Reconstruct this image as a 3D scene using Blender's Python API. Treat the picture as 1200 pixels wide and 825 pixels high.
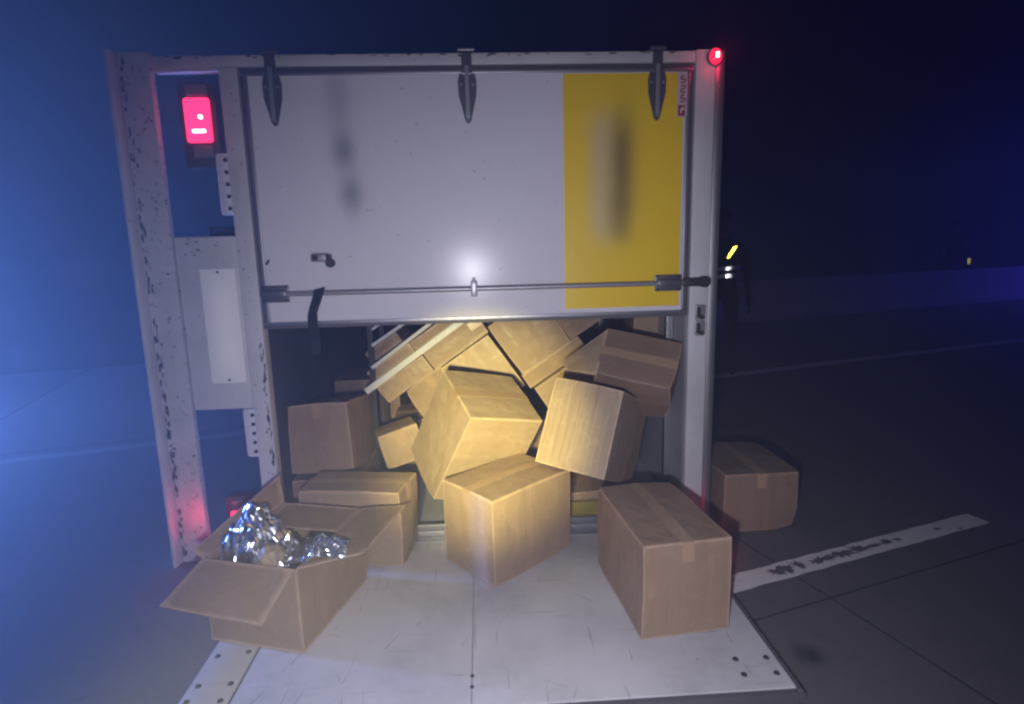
import bpy, bmesh, math, random
from mathutils import Vector, Matrix, Euler, noise
import numpy as np

for o in list(bpy.data.objects):
    bpy.data.objects.remove(o)
S = bpy.context.scene
COL = S.collection

# ------------------------------------------------------------------ camera
FPX, CX, CY = 691.2, 600.0, 412.5
CAM_H = 1.45
YAW, PITCH, ROLL = 0.0494, -0.1754, -0.0256
def cam_axes():
    cy, sy = math.cos(YAW), math.sin(YAW)
    f = Vector((sy*math.cos(PITCH), cy*math.cos(PITCH), math.sin(PITCH)))
    r = Vector((cy, -sy, 0)); u = r.cross(f)
    return r*math.cos(ROLL)+u*math.sin(ROLL), -r*math.sin(ROLL)+u*math.cos(ROLL), f
CR, CU, CF = cam_axes()
EYE = Vector((0, 0, CAM_H))
cd = bpy.data.cameras.new('camera'); cam = bpy.data.objects.new('camera', cd); COL.objects.link(cam)
cd.sensor_fit = 'HORIZONTAL'; cd.sensor_width = 36; cd.lens = FPX/1200*36
cd.clip_start = 0.02; cd.clip_end = 2000
cam.matrix_world = Matrix(((CR.x, CU.x, -CF.x, 0), (CR.y, CU.y, -CF.y, 0), (CR.z, CU.z, -CF.z, CAM_H), (0, 0, 0, 1)))
S.camera = cam
def hit(px, py, axis, val):
    """photo pixel -> point where its ray meets the plane axis = val"""
    d = CF + CR*((px-CX)/FPX) - CU*((py-CY)/FPX)
    return EYE + d*((val-EYE[axis])/d[axis])

# ------------------------------------------------------------------ world, lights, exposure
S.view_settings.view_transform = 'Standard'; S.view_settings.look = 'None'
S.view_settings.exposure = 0.0; S.view_settings.gamma = 1.0
S.view_settings.use_curve_mapping = False
S.render.engine = 'CYCLES'
S.cycles.use_denoising = True
S.cycles.max_bounces = 6; S.cycles.volume_bounces = 0
S.cycles.filter_width = 2.4
S.cycles.sample_clamp_indirect = 3.0

W = bpy.data.worlds.new('World'); S.world = W; W.use_nodes = True
wn = W.node_tree.nodes; wl = W.node_tree.links
bg = wn['Background']
sky = wn.new('ShaderNodeTexSky'); sky.sky_type = 'NISHITA'; sky.sun_disc = False
sky.sun_elevation = math.radians(-3); sky.sun_rotation = math.radians(200); sky.ozone_density = 6.0; sky.dust_density = 0.3
wl.new(sky.outputs[0], bg.inputs[0]); bg.inputs[1].default_value = 0.13

def light(name, kind, loc, energy, color, target=None, **kw):
    L = bpy.data.lights.new(name, kind); L.energy = energy; L.color = color
    for k, v in kw.items(): setattr(L, k, v)
    o = bpy.data.objects.new(name, L); COL.objects.link(o); o.location = loc
    if target is not None:
        o.rotation_euler = (Vector(target)-Vector(loc)).to_track_quat('-Z', 'Y').to_euler()
    return o
# faint moon, the hand lamp of whoever takes the picture, a narrow warm torch, police beacons off to both sides
light('moon', 'SUN', (0, 0, 30), 0.01, (0.8, 0.88, 1.0), (6, 10, 0), angle=math.radians(0.5))
light('hand_lamp', 'SPOT', (-0.075, 0.03, 1.26), 182, (0.90, 0.865, 1.0), (0.30, 2.3, 0.40),
      spot_size=math.radians(118), spot_blend=1.0, shadow_soft_size=0.022)
light('torch', 'SPOT', (-0.22, 0.0, 1.25), 1050, (1.0, 0.87, 0.27), tuple(hit(562, 503, 1, 2.75)),
      spot_size=math.radians(26), spot_blend=1.0, shadow_soft_size=0.03)
light('blue_beacon', 'POINT', (-6.4, 3.7, 0.45), 3900, (0.125, 0.25, 0.80), shadow_soft_size=0.12)
light('far_blue_beacon', 'POINT', (16.0, 11.0, 1.7), 520, (0.06, 0.06, 1.0), shadow_soft_size=0.15)

# ------------------------------------------------------------------ materials
def mat(name):
    m = bpy.data.materials.new(name); m.use_nodes = True
    return m, m.node_tree.nodes, m.node_tree.links, m.node_tree.nodes['Principled BSDF']
def ramp(n, pts):
    r = n.new('ShaderNodeValToRGB'); e = r.color_ramp.elements
    while len(e) < len(pts): e.new(0.5)
    for el, (p, c) in zip(e, pts): el.position = p; el.color = (*c, 1) if len(c) == 3 else c
    return r
def mixc(n, l, fac, a, b, mode='MIX'):
    x = n.new('ShaderNodeMix'); x.data_type = 'RGBA'; x.blend_type = mode
    for sock, v in ((0, fac), (6, a), (7, b)):
        if hasattr(v, 'default_value') or hasattr(v, 'links'): l.new(v, x.inputs[sock])
        else: x.inputs[sock].default_value = v if sock == 0 else (*v, 1)
    return x.outputs[2]
def objco(n, l, scale=(1, 1, 1), rot=(0, 0, 0), loc=(0, 0, 0)):
    t = n.new('ShaderNodeTexCoord'); mp = n.new('ShaderNodeMapping')
    mp.inputs['Scale'].default_value = scale; mp.inputs['Rotation'].default_value = rot; mp.inputs['Location'].default_value = loc
    l.new(t.outputs['Object'], mp.inputs[0]); return mp.outputs[0]
def nz(n, l, co, scale, detail=4, rough=0.55):
    t = n.new('ShaderNodeTexNoise'); t.inputs['Scale'].default_value = scale
    t.inputs['Detail'].default_value = detail; t.inputs['Roughness'].default_value = rough
    if co is not None: l.new(co, t.inputs['Vector'])
    return t.outputs[0]
def bump(n, l, p, h, strength=0.2, dist=0.01):
    b = n.new('ShaderNodeBump'); b.inputs['Strength'].default_value = strength; b.inputs['Distance'].default_value = dist
    l.new(h, b.inputs['Height']); l.new(b.outputs[0], p.inputs['Normal'])
def mth(n, l, op, a, b=None, clamp=False):
    x = n.new('ShaderNodeMath'); x.operation = op; x.use_clamp = clamp
    for i, v in enumerate((a, b)):
        if v is None: continue
        if isinstance(v, (int, float)): x.inputs[i].default_value = v
        else: l.new(v, x.inputs[i])
    return x.outputs[0]

def painted(name, base, rough=0.42, dirt=0.35, chips=0.0, scuff=0.0, dirtcol=(0.16, 0.15, 0.15), coat=0.0):
    m, n, l, p = mat(name)
    co = objco(n, l)
    big = nz(n, l, co, 2.2, 6, 0.62)
    r = ramp(n, [(0.42, (0, 0, 0)), (0.78, (1, 1, 1))]); l.new(big, r.inputs[0])
    fine = nz(n, l, co, 28, 5, 0.7)
    c = mixc(n, l, mth(n, l, 'MULTIPLY', mth(n, l, 'MULTIPLY', r.outputs[0], fine), dirt), base, dirtcol)
    if chips:
        cn = nz(n, l, co, 38, 6, 0.75); cr = ramp(n, [(0.62-chips*0.08, (0, 0, 0)), (0.655-chips*0.08, (1, 1, 1))]); l.new(cn, cr.inputs[0])
        c = mixc(n, l, cr.outputs[0], c, (0.06, 0.05, 0.05))
    if scuff:
        for sc, rt in (((3, 90, 3), 0.0), ((70, 2.2, 70), 0.35)):
            cs = objco(n, l, sc, (0, 0, rt)); sn = nz(n, l, cs, 1.0, 4, 0.6)
            sr = ramp(n, [(0.66, (0, 0, 0)), (0.74, (1, 1, 1))]); l.new(sn, sr.inputs[0])
            c = mixc(n, l, mth(n, l, 'MULTIPLY', sr.outputs[0], scuff), c, (0.10, 0.10, 0.11))
    l.new(c, p.inputs['Base Color'])
    rr = mth(n, l, 'ADD', mth(n, l, 'MULTIPLY', fine, 0.25), rough-0.1); l.new(rr, p.inputs['Roughness'])
    p.inputs['Coat Weight'].default_value = coat; p.inputs['Coat Roughness'].default_value = 0.12
    bump(n, l, p, nz(n, l, co, 60, 3), 0.06, 0.002)
    return m
def metal(name, col, rough=0.4, metallic=1.0, var=0.3):
    m, n, l, p = mat(name); co = objco(n, l)
    f = nz(n, l, co, 35, 5, 0.65)
    l.new(mixc(n, l, mth(n, l, 'MULTIPLY', f, var), col, tuple(v*0.35 for v in col)), p.inputs['Base Color'])
    p.inputs['Metallic'].default_value = metallic
    l.new(mth(n, l, 'ADD', mth(n, l, 'MULTIPLY', f, 0.3), rough-0.12), p.inputs['Roughness'])
    return m
def plain(name, col, rough=0.6, metallic=0.0):
    m, n, l, p = mat(name); co = objco(n, l)
    f = nz(n, l, co, 20, 5, 0.6)
    l.new(mixc(n, l, f, tuple(v*0.8 for v in col), tuple(min(1, v*1.2) for v in col)), p.inputs['Base Color'])
    p.inputs['Roughness'].default_value = rough; p.inputs['Metallic'].default_value = metallic
    return m
def glow(name, col, strength, base=(0.4, 0.01, 0.02)):
    m, n, l, p = mat(name)
    p.inputs['Base Color'].default_value = (*base, 1); p.inputs['Roughness'].default_value = 0.2
    p.inputs['Emission Color'].default_value = (*col, 1); p.inputs['Emission Strength'].default_value = strength
    return m

def door_skin():
    """white door sheet with two columns of printing too smeared to read"""
    m, n, l, p = mat('door_white'); co = objco(n, l)
    sep = n.new('ShaderNodeSeparateXYZ'); l.new(co, sep.inputs[0])
    fine = nz(n, l, co, 30, 5, 0.7); big = nz(n, l, co, 3.0, 5, 0.6)
    c = mixc(n, l, mth(n, l, 'MULTIPLY', big, 0.22), (0.66, 0.65, 0.70), (0.52, 0.51, 0.56))
    def blob(cx, cz, rx, rz):
        a = mth(n, l, 'DIVIDE', mth(n, l, 'SUBTRACT', sep.outputs[0], cx), rx)
        b = mth(n, l, 'DIVIDE', mth(n, l, 'SUBTRACT', sep.outputs[2], cz), rz)
        d = mth(n, l, 'ADD', mth(n, l, 'MULTIPLY', a, a), mth(n, l, 'MULTIPLY', b, b))
        return mth(n, l, 'POWER', 2.718, mth(n, l, 'MULTIPLY', d, -1.0))
    for cx, cz, rx, rz, k in ((-0.590, 2.09, 0.055, 0.14, 0.38), (-0.578, 1.885, 0.052, 0.08, 0.70), (-0.558, 1.70, 0.052, 0.085, 0.68)):
        c = mixc(n, l, mth(n, l, 'MULTIPLY', blob(cx, cz, rx, rz), k), c, (0.16, 0.18, 0.22))
    sp = ramp(n, [(0.70, (0, 0, 0)), (0.73, (1, 1, 1))]); l.new(nz(n, l, co, 55, 3, 0.5), sp.inputs[0])
    c = mixc(n, l, mth(n, l, 'MULTIPLY', sp.outputs[0], 0.5), c, (0.12, 0.11, 0.1))
    l.new(c, p.inputs['Base Color'])
    p.inputs['Roughness'].default_value = 0.21
    p.inputs['Specular IOR Level'].default_value = 0.14
    bump(n, l, p, nz(n, l, co, 4, 2), 0.05, 0.01)
    return m
def yellow_skin():
    m, n, l, p = mat('door_yellow'); co = objco(n, l)
    sep = n.new('ShaderNodeSeparateXYZ'); l.new(co, sep.inputs[0])
    big = nz(n, l, co, 4.0, 5, 0.6)
    c = mixc(n, l, mth(n, l, 'MULTIPLY', big, 0.3), (0.82, 0.57, 0.016), (0.62, 0.42, 0.012))
    def slab(cx, cz, rx, rz, pw):
        a = mth(n, l, 'ABSOLUTE', mth(n, l, 'DIVIDE', mth(n, l, 'SUBTRACT', sep.outputs[0], cx), rx))
        b = mth(n, l, 'ABSOLUTE', mth(n, l, 'DIVIDE', mth(n, l, 'SUBTRACT', sep.outputs[2], cz), rz))
        d = mth(n, l, 'ADD', mth(n, l, 'POWER', a, 2.0), mth(n, l, 'POWER', b, pw))
        return mth(n, l, 'POWER', 2.718, mth(n, l, 'MULTIPLY', d, -1.0))
    c = mixc(n, l, mth(n, l, 'MULTIPLY', slab(0.565, 1.75, 0.065, 0.28, 6), 0.62), c, (0.52, 0.47, 0.36))
    c = mixc(n, l, mth(n, l, 'MULTIPLY', slab(0.650, 1.80, 0.060, 0.23, 3), 0.80), c, (0.13, 0.10, 0.04))
    c = mixc(n, l, mth(n, l, 'MULTIPLY', slab(0.645, 1.57, 0.055, 0.11, 4), 0.55), c, (0.16, 0.12, 0.05))
    l.new(c, p.inputs['Base Color']); p.inputs['Roughness'].default_value = 0.36
    return m
def card(name, base, axis, seed, streak=0.14):
    """corrugated board: fine ribs along one axis, blotches, paler rubbed edges (attribute 'edge')"""
    m, n, l, p = mat(name)
    sc = [75, 75, 75]; sc[axis] = 2.2
    co = objco(n, l, (1, 1, 1), loc=(seed*3.1, seed*1.7, seed)); cs = objco(n, l, tuple(sc), loc=(seed, 0, seed*2.0))
    st = nz(n, l, cs, 1.0, 4, 0.7); bl = nz(n, l, co, 5, 5, 0.6); fi = nz(n, l, co, 90, 4, 0.7)
    c = mixc(n, l, bl, tuple(v*0.88 for v in base), tuple(min(1, v*1.12) for v in base))
    c = mixc(n, l, mth(n, l, 'MULTIPLY', nz(n, l, co, 240, 3, 0.8), 0.35), c, tuple(v*0.6 for v in base))
    sr = ramp(n, [(0.40, (0, 0, 0)), (0.68, (1, 1, 1))]); l.new(st, sr.inputs[0])
    c = mixc(n, l, mth(n, l, 'MULTIPLY', sr.outputs[0], streak), c, tuple(v*0.55 for v in base))
    at = n.new('ShaderNodeAttribute'); at.attribute_name = 'edge'
    er = ramp(n, [(0.30, (0, 0, 0)), (0.72, (1, 1, 1))])
    l.new(mth(n, l, 'MULTIPLY', at.outputs['Fac'], mth(n, l, 'ADD', nz(n, l, co, 18, 6, 0.8), 0.17)), er.inputs[0])
    c = mixc(n, l, mth(n, l, 'MULTIPLY', er.outputs[0], 0.8), c, tuple(min(1, v*1.55+0.06) for v in base))
    dr = ramp(n, [(0.60, (0, 0, 0)), (0.75, (1, 1, 1))]); l.new(nz(n, l, co, 11, 6, 0.7), dr.inputs[0])
    c = mixc(n, l, mth(n, l, 'MULTIPLY', dr.outputs[0], 0.35), c, tuple(v*0.5 for v in base))
    sb = [13, 13, 13]; sb[axis] = 0.5
    band_ = nz(n, l, objco(n, l, tuple(sb), loc=(seed*5.0, seed, 0)), 1.0, 2, 0.4)
    br_ = ramp(n, [(0.44, (0, 0, 0)), (0.50, (1, 1, 1))]); l.new(band_, br_.inputs[0])
    c = mixc(n, l, mth(n, l, 'MULTIPLY', br_.outputs[0], 0.07), c, (base[0]*0.72, base[1]*0.66, base[2]*0.62))
    cr_ = n.new('ShaderNodeTexNoise'); cr_.inputs['Scale'].default_value = 7; cr_.inputs['Detail'].default_value = 5; l.new(co, cr_.inputs['Vector'])
    crease = mth(n, l, 'ABSOLUTE', mth(n, l, 'SUBTRACT', cr_.outputs[0], 0.5))
    ck = ramp(n, [(0.0, (1, 1, 1)), (0.018, (0, 0, 0))]); l.new(crease, ck.inputs[0])
    c = mixc(n, l, mth(n, l, 'MULTIPLY', ck.outputs[0], 0.16), c, tuple(min(1, v*1.5+0.04) for v in base))
    l.new(c, p.inputs['Base Color'])
    l.new(mth(n, l, 'ADD', mth(n, l, 'MULTIPLY', br_.outputs[0], -0.20), mth(n, l, 'ADD', mth(n, l, 'MULTIPLY', bl, 0.25), 0.48)), p.inputs['Roughness'])
    p.inputs['Specular IOR Level'].default_value = 0.4
    h = mth(n, l, 'ADD', mth(n, l, 'MULTIPLY', st, 0.55), mth(n, l, 'MULTIPLY', fi, 0.35))
    h = mth(n, l, 'ADD', h, mth(n, l, 'ADD', mth(n, l, 'MULTIPLY', br_.outputs[0], 0.25), mth(n, l, 'MULTIPLY', cr_.outputs[0], 5.0)))
    bump(n, l, p, h, 0.42, 0.006)
    return m
M = {}
M['white'] = painted('frame_white', (0.58, 0.58, 0.61), 0.45, 0.7, chips=-0.3, scuff=0.3)
M['chipped'] = painted('bumper_white', (0.55, 0.54, 0.57), 0.5, 0.9, chips=0.30, scuff=0.5)
M['clean'] = painted('panel_white', (0.60, 0.60, 0.63), 0.42, 0.5, scuff=0.15)
M['lower'] = painted('door_inside_white', (0.58, 0.575, 0.60), 0.40, 0.95, scuff=0.6)
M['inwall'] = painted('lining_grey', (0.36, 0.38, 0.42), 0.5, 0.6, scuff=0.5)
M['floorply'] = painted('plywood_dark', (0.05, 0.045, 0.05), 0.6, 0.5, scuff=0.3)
M['door'] = door_skin(); M['yellow'] = yellow_skin()
M['alu'] = metal('aluminium_trim', (0.42, 0.42, 0.46), 0.42, 0.85, 0.5)
M['aludark'] = plain('rubber_gasket', (0.08, 0.074, 0.085), 0.6)
M['steel'] = metal('lock_steel', (0.17, 0.17, 0.205), 0.32, 0.5, 0.6)
M['zinc'] = metal('zinc_bar', (0.42, 0.42, 0.46), 0.35, 0.5, 0.6)
M['black'] = plain('black_rubber', (0.018, 0.018, 0.02), 0.6)
M['strap'] = plain('dark_webbing', (0.03, 0.03, 0.045), 0.85)
M['chassis'] = plain('chassis_black', (0.02, 0.02, 0.022), 0.55)
M['tail'] = glow('tail_lens_lit', (1.0, 0.025, 0.12), 2.6)
M['bulb'] = glow('bulb_hot', (1.0, 0.72, 0.80), 9.0, (0.8, 0.8, 0.8))
M['marker'] = glow('marker_lens_lit', (1.0, 0.02, 0.07), 1.6)
M['lens_dim'] = plain('lens_grey', (0.20, 0.16, 0.17), 0.25)
M['plate'] = plain('plate_white', (0.86, 0.86, 0.80), 0.35)
M['badge'] = plain('badge_white', (0.50, 0.46, 0.50), 0.4)
M['badgered'] = plain('badge_red', (0.30, 0.02, 0.035), 0.4)
M['chip'] = plain('bare_primer', (0.085, 0.078, 0.085), 0.7)
M['yellowstrip'] = plain('yellow_strip', (0.26, 0.21, 0.03), 0.5)
M['shade_red'] = plain('lamp_housing', (0.06, 0.05, 0.06), 0.5)
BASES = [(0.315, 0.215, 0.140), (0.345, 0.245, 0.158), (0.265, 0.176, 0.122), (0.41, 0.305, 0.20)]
CARD = {(b, a): card('cardboard', BASES[b], a, b*3+a+1, 0.05) for b in range(4) for a in range(3)}
def tape_mat():
    m, n, l, p = mat('packing_tape'); co = objco(n, l)
    l.new(mixc(n, l, nz(n, l, co, 40, 4), (0.34, 0.225, 0.135), (0.42, 0.295, 0.185)), p.inputs['Base Color'])
    p.inputs['Roughness'].default_value = 0.22; p.inputs['Specular IOR Level'].default_value = 0.6
    bump(n, l, p, nz(n, l, co, 70, 4), 0.15, 0.002)
    return m
M['tape'] = tape_mat()
CARD[(4, 2)] = card('streaky_cardboard', (0.42, 0.315, 0.21), 2, 31, 0.60)

# ------------------------------------------------------------------ mesh helpers
def link(name, me, m, parent=None, label=None, cat=None, group=None, kind=None, smooth=False):
    o = bpy.data.objects.new(name, me); COL.objects.link(o)
    if m is not None and not me.materials: me.materials.append(m)
    if parent is not None: o.parent = parent
    tag(o, label, cat, group, kind)
    if smooth:
        for p in me.polygons: p.use_smooth = True
    return o
def tag(o, label=None, cat=None, group=None, kind=None):
    for k, v in (('label', label), ('category', cat), ('group', group), ('kind', kind)):
        if v: o[k] = v
    return o
def empty(name, loc, label, cat, group=None):
    o = bpy.data.objects.new(name, None); COL.objects.link(o); o.location = loc
    o.empty_display_size = 0.1
    return tag(o, label, cat, group)
class MB:
    def __init__(s): s.bm = bmesh.new()
    def box(s, x0, x1, y0, y1, z0, z1, bev=0.0, mx=None):
        g = bmesh.ops.create_cube(s.bm, size=1)
        vs = g['verts']
        for v in vs:
            v.co = Vector((x0+(v.co.x+.5)*(x1-x0), y0+(v.co.y+.5)*(y1-y0), z0+(v.co.z+.5)*(z1-z0)))
        if bev:
            es = list({e for v in vs for e in v.link_edges})
            r = bmesh.ops.bevel(s.bm, geom=es, offset=bev, segments=2, affect='EDGES', profile=0.6)
            vs = list({v for f in r['faces'] for v in f.verts} | {v for v in vs if v.is_valid})
        if mx is not None:
            bmesh.ops.transform(s.bm, matrix=mx, verts=[v for v in vs if v.is_valid])
        return s
    def cyl(s, a, b, r, seg=12, r2=None):
        a, b = Vector(a), Vector(b); d = b-a
        mx = Matrix.Translation((a+b)/2) @ d.to_track_quat('Z', 'Y').to_matrix().to_4x4()
        bmesh.ops.create_cone(s.bm, cap_ends=True, segments=seg, radius1=r, radius2=r if r2 is None else r2, depth=d.length, matrix=mx)
        return s
    def tube(s, pts, r, seg=8):
        for a, b in zip(pts[:-1], pts[1:]): s.cyl(a, b, r, seg)
        return s
    def prism(s, poly, y0, y1):
        """polygon of (x, z) pushed along y"""
        A = [s.bm.verts.new((x, y0, z)) for x, z in poly]; B = [s.bm.verts.new((x, y1, z)) for x, z in poly]
        k = len(poly)
        s.bm.faces.new(A); s.bm.faces.new(B[::-1])
        for i in range(k): s.bm.faces.new((A[i], B[i], B[(i+1) % k], A[(i+1) % k]))
        bmesh.ops.recalc_face_normals(s.bm, faces=s.bm.faces)
        return s
    def build(s, name, m, parent=None, smooth=False, **kw):
        bmesh.ops.recalc_face_normals(s.bm, faces=s.bm.faces)
        me = bpy.data.meshes.new(name); s.bm.to_mesh(me); s.bm.free()
        o = link(name, me, m, parent, **kw)
        if smooth:
            for p in me.polygons: p.use_smooth = True
            try: me.set_sharp_from_angle(angle=math.radians(35))
            except Exception: pass
        return o
def rel(o, root):
    """keep world coordinates although the parent empty sits elsewhere"""
    o.location = -Vector(root.location); return o

# ------------------------------------------------------------------ the ground, road and barrier
RD = Vector((0.955, 0.2966, 0)); RN = Vector((-0.2966, 0.955, 0)); RANG = math.atan2(0.2966, 0.955)
def rp(s, t, z=0): return RD*s + RN*t + Vector((0, 0, z))
def road_mat():
    m, n, l, p = mat('worn_concrete_road'); 
    t = n.new('ShaderNodeTexCoord'); g = n.new('ShaderNodeNewGeometry')
    co = g.outputs['Position']
    big = nz(n, l, co, 0.7, 6, 0.65); fi = nz(n, l, co, 160, 4, 0.7); mid = nz(n, l, co, 9, 5, 0.65)
    c = mixc(n, l, big, (0.085, 0.080, 0.085), (0.165, 0.155, 0.16))
    c = mixc(n, l, mth(n, l, 'MULTIPLY', fi, 0.7), c, (0.05, 0.05, 0.052))
    r = ramp(n, [(0.58, (0, 0, 0)), (0.72, (1, 1, 1))]); l.new(mid, r.inputs[0])
    c = mixc(n, l, mth(n, l, 'MULTIPLY', r.outputs[0], 0.35), c, (0.022, 0.022, 0.024))
    d = n.new('ShaderNodeVectorMath'); d.operation = 'DISTANCE'; l.new(co, d.inputs[0]); d.inputs[1].default_value = (1.12, 1.82, 0)
    dd = mth(n, l, 'ADD', d.outputs['Value'], mth(n, l, 'MULTIPLY', mid, 0.09))
    sr = ramp(n, [(0.065, (1, 1, 1)), (0.125, (0, 0, 0))]); l.new(dd, sr.inputs[0])
    c = mixc(n, l, mth(n, l, 'MULTIPLY', sr.outputs[0], 0.85), c, (0.008, 0.008, 0.009))
    l.new(c, p.inputs['Base Color']); p.inputs['Roughness'].default_value = 0.7
    bump(n, l, p, mth(n, l, 'ADD', fi, mid), 0.35, 0.006)
    return m
M['road'] = road_mat()
M['joint'] = plain('joint_tar', (0.022, 0.022, 0.024), 0.7)
def ground_mat():
    m, n, l, p = mat('dark_verge'); g = n.new('ShaderNodeNewGeometry')
    f = nz(n, l, g.outputs['Position'], 3, 6, 0.7)
    l.new(mixc(n, l, f, (0.018, 0.02, 0.012), (0.05, 0.045, 0.03)), p.inputs['Base Color']); p.inputs['Roughness'].default_value = 0.95
    bump(n, l, p, f, 0.6, 0.05)
    return m
b = MB(); b.box(-400, 400, -400, 400, -0.6, -0.022); b.build('ground', ground_mat(), kind='structure')
b = MB(); b.box(-62, 62, -12.9, 9.3, -0.021, -0.012)
road = b.build('road', M['joint'], kind='structure'); road.rotation_euler.z = RANG
rows = [-12.8, -9.2, -5.6, -1.97, 1.63, 5.35, 9.25]
slab_me = {}
S0, SL = 1.96, 4.6
for r in range(6):
    t0, t1 = rows[r]+0.005, rows[r+1]-0.005
    b = MB(); b.box(0.005, SL-0.005, t0, t1, -0.0115, 0.0)
    bmesh.ops.recalc_face_normals(b.bm, faces=b.bm.faces)
    me = bpy.data.meshes.new('slab'); b.bm.to_mesh(me); b.bm.free(); me.materials.append(M['road']); me.materials.append(M['joint'])
    for p in me.polygons: p.material_index = 0 if p.normal.z > 0.5 else 1
    for k in range(-13, 13):
        o = bpy.data.objects.new('slab', me); COL.objects.link(o); o.parent = road
        o.location = (S0+k*SL, 0, 0)

def paint_mat(wear):
    m, n, l, p = mat('road_paint'); g = n.new('ShaderNodeNewGeometry'); co = g.outputs['Position']
    f = nz(n, l, co, 55, 5, 0.7)
    c = mixc(n, l, f, (0.56, 0.55, 0.56), (0.84, 0.83, 0.82))
    w = nz(n, l, co, 9, 5, 0.75); r = ramp(n, [(wear, (0, 0, 0)), (wear+0.05, (1, 1, 1))]); l.new(w, r.inputs[0])
    c = mixc(n, l, mth(n, l, 'MULTIPLY', r.outputs[0], 0.85), c, (0.06, 0.06, 0.062))
    l.new(c, p.inputs['Base Color']); p.inputs['Roughness'].default_value = 0.6
    bump(n, l, p, f, 0.3, 0.004)
    return m
M['dash'] = paint_mat(0.62); M['edgepaint'] = paint_mat(0.8)
rng = random.Random(4)
def road_strip(name, s0, s1, t, w, m, label=None, rough=0.004):
    bm = bmesh.new(); k = max(2, int((s1-s0)/0.05)) if s1-s0 < 5 else 80
    prev = None
    for i in range(k+1):
        s = s0+(s1-s0)*i/k
        a = bm.verts.new(rp(s, t-w/2+rng.uniform(-rough, rough), 0.004)); c = bm.verts.new(rp(s, t+w/2+rng.uniform(-rough, rough), 0.004))
        if prev: bm.faces.new((prev[0], a, c, prev[1]))
        prev = (a, c)
    bmesh.ops.recalc_face_normals(bm, faces=bm.faces)
    me = bpy.data.meshes.new(name); bm.to_mesh(me); bm.free()
    return link(name, me, m, None, kind='structure')
road_strip('lane_dash', 1.60, 3.24, 1.86, 0.115, M['dash'])
for k in (-2, -1, 1, 2): road_strip('lane_dash', 1.60+k*7.5, 3.24+k*7.5+1.2*(k != 0), 1.86, 0.115, M['dash'])
road_strip('edge_line', 0.5, 58, 5.15, 0.16, M['edgepaint'])
M['dimmedpaint'] = plain('dimmed_paint', (0.17, 0.17, 0.175), 0.8)  # same line paint, darkened here to offset the blue beacon's light
road_strip('dimmed_edge_line', -58, 0.45, 5.15, 0.12, M['dimmedpaint'])
# worn-off patches of the dash (bare concrete showing through)
b = bmesh.new()
for cs, ln, wd in ((1.90, 0.12, 0.07), (1.955, 0.09, 0.085), (2.03, 0.06, 0.07), (2.14, 0.13, 0.05), (2.20, 0.10, 0.06), (2.30, 0.17, 0.065), (2.40, 0.14, 0.06), (2.49, 0.10, 0.035), (2.57, 0.09, 0.05), (2.64, 0.06, 0.03), (2.92, 0.06, 0.025)):
    k = 34; vs = []
    for i in range(k):
        a = 2*math.pi*i/k; rr = rng.uniform(0.35, 1.15)
        vs.append(b.verts.new(rp(cs+math.cos(a)*ln/2*rr, 1.856+math.sin(a)*wd/2*rr, 0.0085+cs*0.0004)))
    b.faces.new(vs)
me = bpy.data.meshes.new('worn_patch'); b.to_mesh(me); b.free(); link('worn_paint', me, M['road'], None, kind='structure')

def concrete(name, base):
    m, n, l, p = mat(name); co = objco(n, l)
    f = nz(n, l, co, 40, 5, 0.7); g = nz(n, l, co, 1.6, 5, 0.6)
    c = mixc(n, l, g, tuple(v*0.7 for v in base), base); c = mixc(n, l, mth(n, l, 'MULTIPLY', f, 0.3), c, tuple(v*0.45 for v in base))
    l.new(c, p.inputs['Base Color']); p.inputs['Roughness'].default_value = 0.85; bump(n, l, p, f, 0.3, 0.004)
    return m
M['concrete'] = concrete('barrier_concrete', (0.34, 0.32, 0.33))
bar = empty('concrete_barrier', rp(0, 8.75), 'low grey concrete barrier running along the far edge of the road', 'barrier')
bar.rotation_euler.z = RANG
prof = [(-0.20, 0.0), (-0.20, 0.08), (-0.11, 0.28), (-0.075, 0.735), (0.075, 0.735), (0.11, 0.28), (0.20, 0.08), (0.20, 0.0)]
bm = bmesh.new(); A = [bm.verts.new((0.01, y, z)) for y, z in prof]; B = [bm.verts.new((3.99, y, z)) for y, z in prof]
bm.faces.new(A); bm.faces.new(B[::-1])
for i in range(len(prof)): bm.faces.new((A[i], B[i], B[(i+1) % 8], A[(i+1) % 8]))
bmesh.ops.recalc_face_normals(bm, faces=bm.faces)
bme = bpy.data.meshes.new('segment'); bm.to_mesh(bme); bm.free(); bme.materials.append(M['concrete'])
for k in range(0, 14):
    o = bpy.data.objects.new('segment', bme); COL.objects.link(o); o.parent = bar; o.location = (k*4.0+1.3, 0, 0)

# ------------------------------------------------------------------ the overturned truck
D = 2.718
truck = empty('overturned_truck', (0.05, D+2.0, 0), 'white box truck lying on its side with its rear end open', 'truck')
def tb(name, m, b, parent=None, smooth=False, **kw):
    if parent is None: return rel(b.build(name, m, truck, smooth, **kw), truck)
    return b.build(name, m, parent, smooth, **kw)
YE = D+4.3
tb('roof_panel', M['clean'], MB().box(1.035, 1.105, D+0.06, YE, 0.004, 2.275, 0.006))
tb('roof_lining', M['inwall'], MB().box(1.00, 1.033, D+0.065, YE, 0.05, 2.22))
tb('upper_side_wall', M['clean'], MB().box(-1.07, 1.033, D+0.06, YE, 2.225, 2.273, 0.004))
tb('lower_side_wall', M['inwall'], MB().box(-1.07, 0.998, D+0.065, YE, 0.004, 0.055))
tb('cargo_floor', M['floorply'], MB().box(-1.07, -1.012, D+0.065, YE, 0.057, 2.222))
tb('front_wall', M['floorply'], MB().box(-1.010, 0.998, YE-0.06, YE-0.002, 0.057, 2.222))
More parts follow.
